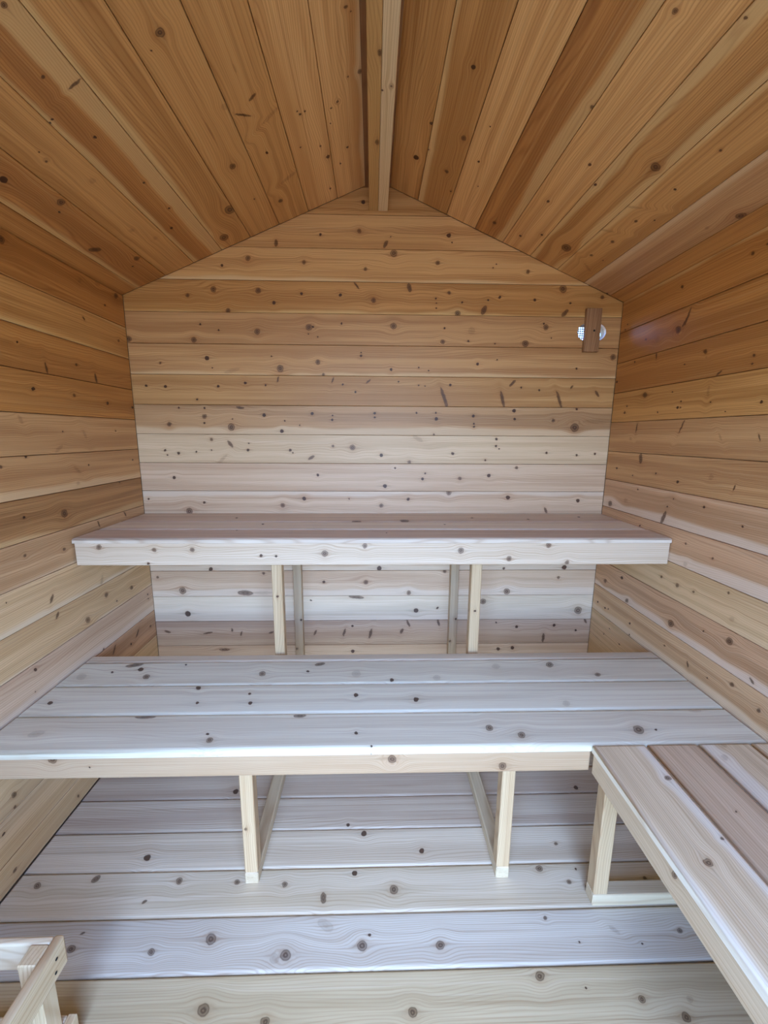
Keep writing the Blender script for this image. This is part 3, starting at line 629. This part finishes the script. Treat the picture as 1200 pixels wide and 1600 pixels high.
CEILL_ROWS = (
    dict(tone='tanlight', sap=(9.0, -0.045)),
    dict(tone='tanlight', fig=150.0, contrast=0.5),
    dict(tone='tan', contrast=0.4),
    dict(tone='tan', contrast=0.4),
    dict(tone='tan', sap=(0.045, -9.0), contrast=0.55),
    dict(tone='orange', contrast=0.6, sap=(0.05, -0.02)),
    dict(tone='tan', contrast=0.3),
    dict(tone='orange', contrast=0.6, sap=(0.05, -9.0)),
    dict(tone='orange', sap=(9.0, -0.04)),
)
CEILR_ROWS = (
    dict(tone='tan', fig=150.0, contrast=0.5),
    dict(tone='tan', sap=(9.0, -0.045), contrast=0.4),
    dict(tone='tanlight', contrast=0.4),
    dict(tone='orange', sap=(0.03, -9.0), contrast=0.5, freq=700.0),
    dict(tone='tanlight', contrast=0.45),
    dict(tone='tan', sap=(0.045, -0.035), fig=170.0, contrast=0.6),
    dict(tone='tan', contrast=0.3, sap=(9.0, -0.055)),
    dict(tone='tanmid', contrast=0.4, sap=(9.0, -0.045)),
    dict(tone='orange'),
)
FLOOR_ROWS = {0: dict(tone='pinkish'), 1: dict(tone='seat'), 2: dict(tone='seat'), 3: dict(tone='seat'), 4: dict(tone='seatred'), 5: dict(tone='seatred', contrast=0.4), 6: dict(tone='seat'), 7: dict(tone='floormid', contrast=0.3), 8: dict(tone='floorpale'), 9: dict(tone='floorwarm', contrast=0.3), 10: dict(tone='floorwarm', contrast=0.3)}
UPTOP = (
    dict(tone='upseatred'),
    dict(tone='upseat'),
    dict(tone='upseatred'),
)
LOWTOP = (
    dict(tone='seat'),
    dict(tone='bench', contrast=0.18),
    dict(tone='bench', contrast=0.18),
    dict(tone='bench', contrast=0.18),
)
RTOP = (
    dict(tone='sideseat', sap=(0.045, -0.062)),
    dict(tone='sidered', contrast=0.35),
    dict(tone='sideseat', sap=(9.0, -0.03)),
    dict(tone='sideseat'),
)
# knots on the underside of the two beam plies
BEAMK1 = [(0.501, -0.0135, 0.010, 0.0055, 0, 'k'), (0.811, -0.0100, 0.012, 0.0060, 0, 'k')]
BEAMK2 = [(0.597, -0.0080, 0.011, 0.0065, 0, 'o'), (0.597, -0.0080, 0.004, 0.0030, 0, 'k'), (0.610, 0.0165, 0.004, 0.003, 0, 'p')]

# ------------------------------------------------------------------ geometry helpers
def tagged(o, label=None, cat=None, group=None, kind=None):
    if label: o['label'] = label
    if cat: o['category'] = cat
    if group: o['group'] = group
    if kind: o['kind'] = kind
    return o

def empty(name, loc=(0, 0, 0), **kw):
    o = bpy.data.objects.new(name, None)
    o.empty_display_size = 0.05
    o.location = loc
    C.objects.link(o)
    return tagged(o, **kw)

WORLD = {}

def place(o, parent, mw):
    WORLD[o.name] = mw
    C.objects.link(o)
    if parent is not None:
        o.parent = parent
        o.matrix_parent_inverse = Matrix.Identity(4)
        o.matrix_local = WORLD.get(parent.name, parent.matrix_basis).inverted() @ mw
    else:
        o.matrix_basis = mw
    return o

def prism_mesh(name, poly, t, bev, sgn, seg=1, smooth=False):
    """poly: convex outline (x, y); front face at z=0 looking to sgn*z, body behind it; long edges eased by bev"""
    bm = bmesh.new()
    n = len(poly)
    cx = sum(p[0] for p in poly) / n; cy = sum(p[1] for p in poly) / n
    area2 = sum(poly[i][0] * poly[(i + 1) % n][1] - poly[(i + 1) % n][0] * poly[i][1] for i in range(n))
    o = 1 if area2 > 0 else -1
    def inset(d):
        res = []
        for i in range(n):
            a, b, c = Vector(poly[i - 1]), Vector(poly[i]), Vector(poly[(i + 1) % n])
            e1 = (b - a).normalized(); e2 = (c - b).normalized()
            n1 = Vector((-e1.y, e1.x)) * o; n2 = Vector((-e2.y, e2.x)) * o
            k = 1 + n1.dot(n2)
            res.append(b + (n1 + n2) * (d / k))
        return res
    rings = []
    for s in range(seg + 1):
        a = s / seg * math.pi / 2
        rings.append((bev * (1 - math.sin(a)), bev * (1 - math.cos(a))))
    vs = []
    for d, z in rings:
        vs.append([bm.verts.new((p.x, p.y, -sgn * z)) for p in inset(d)])
    vs.append([bm.verts.new((p[0], p[1], -sgn * t)) for p in poly])
    bm.faces.new(vs[0])
    for a, b in zip(vs, vs[1:]):
        for i in range(n):
            f = bm.faces.new((a[i], a[(i + 1) % n], b[(i + 1) % n], b[i]))
            f.smooth = smooth and (a is not vs[-2])
    bm.faces.new(vs[-1])
    bmesh.ops.recalc_face_normals(bm, faces=bm.faces)
    me = bpy.data.meshes.new(name)
    bm.to_mesh(me); bm.free()
    return me

def box(name, lo, hi, mat, parent=None, axis=0, bev=0.0015, spin=False):
    """a stick of timber between two corners; its grain runs along axis, all 12 edges eased"""
    lo, hi = Vector(lo), Vector(hi)
    c = (lo + hi) / 2; d = hi - lo
    ax = [Vector((1, 0, 0)), Vector((0, 1, 0)), Vector((0, 0, 1))]
    X = ax[axis]; Y = ax[(axis + 1) % 3]; Z = ax[(axis + 2) % 3]
    dx, dy, dz = d[axis], d[(axis + 1) % 3], d[(axis + 2) % 3]
    if spin:                                    # the other face carries the figure
        Y, Z, dy, dz = -Z, Y, dz, dy
    bm = bmesh.new()
    bmesh.ops.create_cube(bm, size=1.0)
    for v in bm.verts:
        v.co = Vector((v.co.x * dx, v.co.y * dy, v.co.z * dz))
    bmesh.ops.bevel(bm, geom=bm.edges[:], offset=min(bev, min(dx, dy, dz) * 0.3), segments=2 if bev > 0.003 else 1, affect='EDGES', profile=0.5)
    if bev > 0.003:
        for f in bm.faces:
            f.smooth = f.calc_area() < 0.02 * dx
    me = bpy.data.meshes.new(name)
    bm.to_mesh(me); bm.free()
    me.materials.append(mat)
    o = bpy.data.objects.new(name, me)
    mw = Matrix((X, Y, Z)).transposed().to_4x4(); mw.translation = c
    return place(o, parent, mw)

# surface frames: origin, direction of u, direction of v, direction the face looks
FR = {
    'back': ((0, 0, 0), (1, 0, 0), (0, 0, 1), (0, -1, 0)),
    'left': ((-W, 0, 0), (0, -1, 0), (0, 0, 1), (1, 0, 0)),
    'right': ((W, 0, 0), (0, -1, 0), (0, 0, 1), (-1, 0, 0)),
    'floor': ((0, 0, 0), (1, 0, 0), (0, -1, 0), (0, 0, 1)),
    'ceilL': ((0, 0, PEAK), (0, -1, 0), (-CT, 0, -math.sin(TH)), (math.sin(TH), 0, -CT)),
    'ceilR': ((0, 0, PEAK), (0, -1, 0), (CT, 0, -math.sin(TH)), (-math.sin(TH), 0, -CT)),
    'front': ((0, -DEPTH, 0), (1, 0, 0), (0, 0, 1), (0, 1, 0)),
    'uptop': ((0, 0, U1), (1, 0, 0), (0, -1, 0), (0, 0, 1)),
    'lowtop': ((0, 0, L1), (1, 0, 0), (0, -1, 0), (0, 0, 1)),
    'rtop': ((0, 0, L1), (0, -1, 0), (1, 0, 0), (0, 0, 1)),
    'upfas': ((0, -0.4700, 0), (1, 0, 0), (0, 0, 1), (0, -1, 0)),
    'lowfas': ((0, -0.9240, 0), (1, 0, 0), (0, 0, 1), (0, -1, 0)),
    'rfas': ((0.5785, 0, 0), (0, -1, 0), (0, 0, 1), (-1, 0, 0)),
}
SEEN = {'left': 0.86, 'right': 0.9, 'ceilL': 1.03, 'ceilR': 1.03}

def plank(surf, poly, mat_kw, parent, name='plank', t=0.016, bev=0.0012, seg=1, lift=0.0, extra=0, jitter=True):
    og, ud, vd, nd = (Vector(a) for a in FR[surf])
    zd = ud.cross(vd)
    sgn = 1 if zd.dot(nd) > 0 else -1
    u0 = min(p[0] for p in poly); v0 = min(p[1] for p in poly)
    u1 = max(p[0] for p in poly); v1 = max(p[1] for p in poly)
    uc, vc = (u0 + u1) / 2, (v0 + v1) / 2
    kn = []
    for (u, v, a, b, an, ty) in KNOTS.get(surf, ()):
        if v0 - 0.003 < v <= v1 + 0.003 and u0 - 0.02 < u < u1 + 0.02:
            kn.append((u - uc, v - vc, a, b, an, ty))
    for _ in range(extra):
        u = random.uniform(SEEN.get(surf, u0), u1); v = random.uniform(v0 + 0.02, v1 - 0.02)
        r = random.choice((0.004, 0.006, 0.012))
        kn.append((u - uc, v - vc, r * 1.2, r, 0, 'k' if r > 0.005 else 'p'))
    me = prism_mesh(name, [(a - uc, b - vc) for a, b in poly], t, bev, sgn, seg, smooth=seg > 1)
    me.materials.append(wood(knots=kn, **mat_kw))
    o = bpy.data.objects.new(name, me)
    mw = Matrix((ud, vd, zd)).transposed().to_4x4()
    mw.translation = og + ud * uc + vd * vc + nd * (lift + (random.uniform(-0.0006, 0.0003) if jitter else 0))
    return place(o, parent, mw)

def slab(name, verts2d, surf, off, t, mat, kind='structure', hole=None):
    """sheathing behind the boards, off metres behind the face"""
    og, ud, vd, nd = (Vector(a) for a in FR[surf])
    zd = ud.cross(vd); sgn = 1 if zd.dot(nd) > 0 else -1
    me = prism_mesh(name, verts2d, t, 0.0005, sgn)
    me.materials.append(mat)
    o = bpy.data.objects.new(name, me)
    mw = Matrix((ud, vd, zd)).transposed().to_4x4(); mw.translation = og - nd * off
    place(o, None, mw)
    o['kind'] = kind
    return o

def cut(o, centres, r, depth=0.3):
    """real round holes through a board: centres in world (x, z), bored along y"""
    for x, z in centres:
        bm = bmesh.new()
        bmesh.ops.create_cone(bm, cap_ends=True, segments=40, radius1=r, radius2=r, depth=depth,
                              matrix=Matrix.Translation((x, 0, z)) @ Matrix.Rotation(math.pi / 2, 4, 'X'))
        cm = bpy.data.meshes.new('cutter'); bm.to_mesh(cm); bm.free()
        co = bpy.data.objects.new('cutter', cm); C.objects.link(co)
        md = o.modifiers.new('hole', 'BOOLEAN'); md.operation = 'DIFFERENCE'; md.object = co; md.solver = 'EXACT'
        bpy.context.view_layer.update()
        dg = bpy.context.evaluated_depsgraph_get()
        new = bpy.data.meshes.new_from_object(o.evaluated_get(dg))
        o.modifiers.clear()
        o.data = new
        bpy.data.objects.remove(co)

def clip_top(u0, u1, v0, v1):
    """outline of a gable board row between heights v0 and v1, cut to the roof slope"""
    def half(v):
        return W if v <= H else max(0.0, (PEAK - v) / SL)
    a, b = half(v0), half(v1)
    if v0 < H < v1:
        return [(-W, v0), (W, v0), (W, H), (b, v1), (-b, v1), (-W, H)]
    if b < 0.02:
        return [(-a, v0), (a, v0), (0, PEAK)]
    return [(-a, v0), (a, v0), (b, v1), (-b, v1)]

# ------------------------------------------------------------------ room shell
VENT = ((0.9075, 1.7445), (0.966, 1.7445)); VR = 0.0335
TB = 0.016
G = 0.0008

wb = slab('wall_back', [(-W - .05, -0.02), (W + .05, -0.02), (W + .05, H), (0, PEAK + 0.02), (-W - .05, H)], 'back', TB, 0.03, M_BACKING)
cut(wb, VENT, VR)
for tone_kw, row in BACK_ROWS:
    v1 = 1.8050 - row * P; v0 = v1 - P
    v1 = min(v1, PEAK); v0 = max(v0, 0.001)
    o = plank('back', clip_top(0, 0, v0 + G, v1 - G), tone_kw, wb, t=TB)
    if row == 0:
        cut(o, VENT, VR)

for side, zoff, rows in (('left', 1.7382, LEFT_ROWS), ('right', 1.7400, RIGHT_ROWS)):
    ws = slab('wall_' + side, [(-0.05, -0.02), (DEPTH, -0.02), (DEPTH, H), (-0.05, H)], side, TB, 0.03, M_BACKING)
    for i, kw in enumerate(rows):
        v1 = zoff - (i - 1) * P; v0 = v1 - P
        v1 = min(v1, H); v0 = max(v0, 0.001)
        if v1 - v0 < 0.01: continue
        plank(side, [(0.0005, v0 + G * 1.2), (DEPTH, v0 + G * 1.2), (DEPTH, v1 - G * 1.2), (0.0005, v1 - G * 1.2)], kw, ws, t=TB, extra=2)

fl = slab('floor', [(-W - .05, -0.05), (W + .05, -0.05), (W + .05, DEPTH), (-W - .05, DEPTH)], 'floor', 0.02, 0.03, M_BACKING)
f0 = 0.5943
edges = [0.0005]
v = f0 - 4 * 0.1257
while v < DEPTH:
    edges.append(v); v += 0.1257
edges.append(DEPTH)
for i, (a, b) in enumerate(zip(edges, edges[1:])):
    kw = FLOOR_ROWS.get(i, FLOOR_ROWS[10])
    plank('floor', [(-W, a + 0.0012), (W, a + 0.0012), (W, b - 0.0012), (-W, b - 0.0012)], kw, fl, t=0.02, bev=0.0065, seg=3,
          extra=2 if i > 9 else 0)

ce = empty('ceiling', (0, 0, PEAK), kind='structure')
for side, rows in (('ceilL', CEILL_ROWS), ('ceilR', CEILR_ROWS)):
    first = 0.1755 if side == 'ceilL' else 0.180
    ed = [0.046, first]
    while ed[-1] < W / CT - 0.14: ed.append(ed[-1] + 0.1295)
    ed.append(W / CT + 0.006)
    for i, (a, b) in enumerate(zip(ed, ed[1:])):
        plank(side, [(0.0005, a + G), (DEPTH, a + G), (DEPTH, b - G), (0.0005, b - G)], rows[min(i, len(rows) - 1)], ce, t=TB, extra=2)
    og, ud, vd, nd = (Vector(q_) for q_ in FR[side])
    zd = ud.cross(vd); sgn = 1 if zd.dot(nd) > 0 else -1
    me = prism_mesh('roof_deck', [(-0.05, 0), (DEPTH + 0.05, 0), (DEPTH + 0.05, W / CT + 0.06), (-0.05, W / CT + 0.06)], 0.03, 0.0005, sgn)
    me.materials.append(M_BACKING)
    o = bpy.data.objects.new('roof_deck', me)
    mw = Matrix((ud, vd, zd)).transposed().to_4x4(); mw.translation = og - nd * (TB + 0.0005)
    place(o, ce, mw)

# front wall with the open doorway behind the photographer
DX, DZ = 0.60, P * 15 + 0.001
wf = empty('wall_front', (0, -DEPTH, 0), kind='structure')
v = 0.001
while v < PEAK - 0.02:
    v1 = min(v + P, PEAK - 0.005)
    half = lambda z: W if z <= H else max(0.0, (PEAK - z) / SL)
    a, b = half(v), half(v1)
    if v1 <= DZ + 0.001:
        for s in (-1, 1):
            plank('front', [(s * DX, v + G), (s * a, v + G), (s * b, v1 - G), (s * DX, v1 - G)], dict(tone='tan'), wf, t=0.03)
    else:
        pl = [(-a, v + G), (a, v + G), (b, v1 - G), (-b, v1 - G)]
        if v < H < v1: pl = [(-W, v + G), (W, v + G), (W, H), (b, v1 - G), (-b, v1 - G), (-W, H)]
        plank('front', pl, dict(tone='tan'), wf, t=0.03)
    v = v1

gr = bpy.data.meshes.new('ground')
gr.from_pydata([(-15, -15, -0.25), (15, -15, -0.25), (15, 15, -0.25), (-15, 15, -0.25)], [], [(0, 1, 2, 3)])
gr.materials.append(M_GROUND)
go = bpy.data.objects.new('ground', gr); C.objects.link(go); go['kind'] = 'structure'

# ------------------------------------------------------------------ ridge beam
rb = empty('ridge_beam', (0.0045, 0, 2.2), label='pale doubled ridge beam running along the peak of the ceiling', cat='beam')
box('beam_ply', (-0.0330, -DEPTH + 0.002, 2.2005), (0.0030, -0.0005, 2.286), wood('beam', BEAMK1), rb, axis=1, spin=True)
box('beam_ply', (0.0038, -DEPTH + 0.002, 2.2000), (0.0420, -0.0005, 2.286), wood('beampale', BEAMK2), rb, axis=1, spin=True)
box('ridge_board', (-0.0500, -DEPTH + 0.002, 2.2865), (0.0540, -0.0005, 2.2925), wood('dark'), rb, axis=1)

# ------------------------------------------------------------------ upper bench
ub = empty('upper_bench', (0, -0.24, 0.038), label='higher wooden sauna bench along the back wall, reddish seat boards and pale front board', cat='bench')
for (a, b), kw in zip(((0.002, 0.1870), (0.1945, 0.3315), (0.3390, 0.4753)), UPTOP):
    plank('uptop', [(-W + 0.003, a), (W - 0.003, a), (W - 0.003, b), (-W + 0.003, b)], kw, ub, t=0.0190, bev=0.0085, seg=4, jitter=False)
plank('upfas', [(-W + 0.006, 0.8400), (W - 0.003, 0.8400), (W - 0.003, 0.9210), (-W + 0.006, 0.9210)], dict(tone='upfas', contrast=0.4), ub, name='front_board', t=0.038, bev=0.002, jitter=False)
for x in (-0.389, 0.351):
    box('leg', (x, -0.4315, 0.0382), (x + 0.038, -0.3935, 0.9208), wood('leg', [(random.uniform(.1, .35), 0, .005, .005, 0, 'p')]), ub, axis=2, bev=0.0025)
    box('leg', (x, -0.0385, 0.0382), (x + 0.038, -0.0008, 0.9208), wood('leg2', [(random.uniform(-.2, .2), -0.012, .006, .006, 0, 'k'), (-0.05, .012, .005, .005, 0, 'p')]), ub, axis=2, bev=0.0025)
    box('crosspiece', (x + 0.0382, -0.4315, 0.860), (x + 0.060, -0.001, 0.9208), wood('leg'), ub, axis=1)

# ------------------------------------------------------------------ lower bench
lb = empty('lower_bench', (0, -0.68, 0), label='wide lower sauna bench of white-looking boards across the room', cat='bench')
for (a, b), kw in zip(((0.4485, 0.4940), (0.4985, 0.6375), (0.6420, 0.7845), (0.7890, 0.9288)), LOWTOP):
    plank('lowtop', [(-W + 0.005, a), (W - 0.004, a), (W - 0.004, b), (-W + 0.005, b)], kw, lb, t=0.0230, bev=0.0085, seg=4, jitter=False)
plank('lowfas', [(-W + 0.006, 0.3950), (0.5770, 0.3950), (0.5770, 0.4603), (-W + 0.006, 0.4603)], dict(tone='fas', contrast=0.3), lb, name='front_board', t=0.034, bev=0.0055, seg=3, jitter=False)
box('back_rail', (-W + 0.006, -0.4900, 0.3950), (W - 0.006, -0.4520, 0.4603), wood('leg'), lb, axis=0)
for x in (-0.3895, 0.3505):
    box('leg', (x, -0.8895, 0.0382), (x + 0.038, -0.8515, 0.4603), wood('leg', [(-0.06, -0.008, .006, .005, 0, 'k')] if x < 0 else []), lb, axis=2, bev=0.0028)
    box('floor_runner', (x - 0.0005, -0.8900, 0.0002), (x + 0.0385, -0.0008, 0.0380), wood('runner'), lb, axis=1, bev=0.0025)
    box('crosspiece', (x, -0.8512, 0.4000), (x + 0.038, -0.4902, 0.4603), wood('leg'), lb, axis=1)

# ------------------------------------------------------------------ side bench
sb = empty('side_bench', (0.82, -1.45, 0), label='side bench of lengthwise boards running forward along the right wall', cat='bench')
for (a, b), kw in zip(((0.5735, 0.7170), (0.7235, 0.8580), (0.8640, 1.0045), (1.0105, W - 0.003)), RTOP):
    plank('rtop', [(0.9325, a), (2.02, a), (2.02, b), (0.9325, b)], kw, sb, t=0.0230, bev=0.0085, seg=4, jitter=False)
plank('rfas', [(0.9305, 0.3950), (2.02, 0.3950), (2.02, 0.4603), (0.9305, 0.4603)], dict(tone='fas2', contrast=0.3), sb, name='front_board', t=0.02, bev=0.0045, seg=3, jitter=False)
for y in (-0.9700, -1.98):
    box('leg', (0.6000, y, 0.0382), (0.6400, y + 0.038, 0.4603), wood('leg'), sb, axis=2, bev=0.0028)
    box('leg', (1.0200, y, 0.0382), (1.0580, y + 0.038, 0.4603), wood('leg'), sb, axis=2, bev=0.0028)
    box('floor_runner', (0.5990, y - 0.0005, 0.0002), (1.0580, y + 0.0385, 0.0380), wood('runner'), sb, axis=0, bev=0.0025)
    box('crosspiece', (0.6402, y, 0.4000), (1.0198, y + 0.038, 0.4603), wood('leg'), sb, axis=0)

# ------------------------------------------------------------------ stove guard in the near left corner
sg = empty('stove_guard', (-0.85, -1.5, 0), label='low open guard frame of pale wooden rails in the near left corner', cat='guard rail')
GZ = 0.275
for y in (-1.247, -1.78):
    box('post', (-0.711, y, 0.0005), (-0.6752, y + 0.036, GZ), wood('guard'), sg, axis=2, bev=0.002)
for z0_, z1_ in ((GZ - 0.068, GZ + 0.0008), (0.0005, 0.062)):
    sr = box('side_rail', (-0.6748, -1.80, z0_), (-0.6560, -1.1945, z1_), wood('guard'), sg, axis=1, bev=0.004 if z0_ > 0.1 else 0.002)
    box('back_rail', (-W + 0.002, -1.2107, z0_), (-0.6752, -1.1955, z1_ - 0.001), wood('guardpale'), sg, axis=0, bev=0.004)
    if z0_ > 0.1:
        for (yy, zz) in ((-1.2215, 0.252), (-1.2275, 0.226)):
            bm = bmesh.new()
            bmesh.ops.create_cone(bm, cap_ends=True, segments=12, radius1=0.0026, radius2=0.0032, depth=0.0012)
            me = bpy.data.meshes.new('screw'); bm.to_mesh(me); bm.free(); me.materials.append(M_SCREW)
            s_ = bpy.data.objects.new('screw', me)
            place(s_, sr, Matrix.Translation((-0.6558, yy, zz)) @ Matrix.Rotation(math.pi / 2, 4, 'Y'))

# ------------------------------------------------------------------ air vent: damper inside, grille outside
vd_ = empty('vent_damper', (0.932, -0.001, 1.747), label='small reddish-brown wooden damper board screwed over the two round vent holes', cat='vent cover')
box('damper_board', (0.8985, -0.0195, 1.6600), (0.9650, -0.0012, 1.8370), wood('damper', [], contrast=0.5, freq=900), vd_, axis=2, bev=0.0012)
bm = bmesh.new()
bmesh.ops.create_cone(bm, cap_ends=True, segments=16, radius1=0.0035, radius2=0.0045, depth=0.002)
me = bpy.data.meshes.new('screw'); bm.to_mesh(me); bm.free(); me.materials.append(M_SCREW)
s_ = bpy.data.objects.new('screw', me)
place(s_, vd_, Matrix.Translation((0.9365, -0.0203, 1.7460)) @ Matrix.Rotation(math.pi / 2, 4, 'X'))

vg = empty('vent_grille', (0.937, 0.052, 1.7445), label='white perforated grille outside the upper right vent holes', cat='vent grille')
bm = bmesh.new()
def bar(x0, x1, z0_, z1_):
    r = bmesh.ops.create_cube(bm, size=1.0)
    for v_ in r['verts']:
        v_.co = Vector(((x0 + x1) / 2 + v_.co.x * (x1 - x0), 0.051 + v_.co.y * 0.003, (z0_ + z1_) / 2 + v_.co.z * (z1_ - z0_)))
for k in range(10):
    x = 0.862 + k * 0.0095
    bar(x - 0.0019, x + 0.0019, 1.70, 1.79)
for k in range(10):
    z = 1.702 + k * 0.0095
    bar(0.858, 0.952, z - 0.0019, z + 0.0019)
me = bpy.data.meshes.new('mesh_screen'); bm.to_mesh(me); bm.free(); me.materials.append(M_GRILLE)
o = bpy.data.objects.new('mesh_screen', me); place(o, vg, Matrix.Identity(4))
box('grille_rim', (0.850, 0.0475, 1.790), (1.01, 0.060, 1.800), M_GRILLE, vg, axis=0)
box('grille_rim', (0.850, 0.0475, 1.690), (1.01, 0.060, 1.700), M_GRILLE, vg, axis=0)
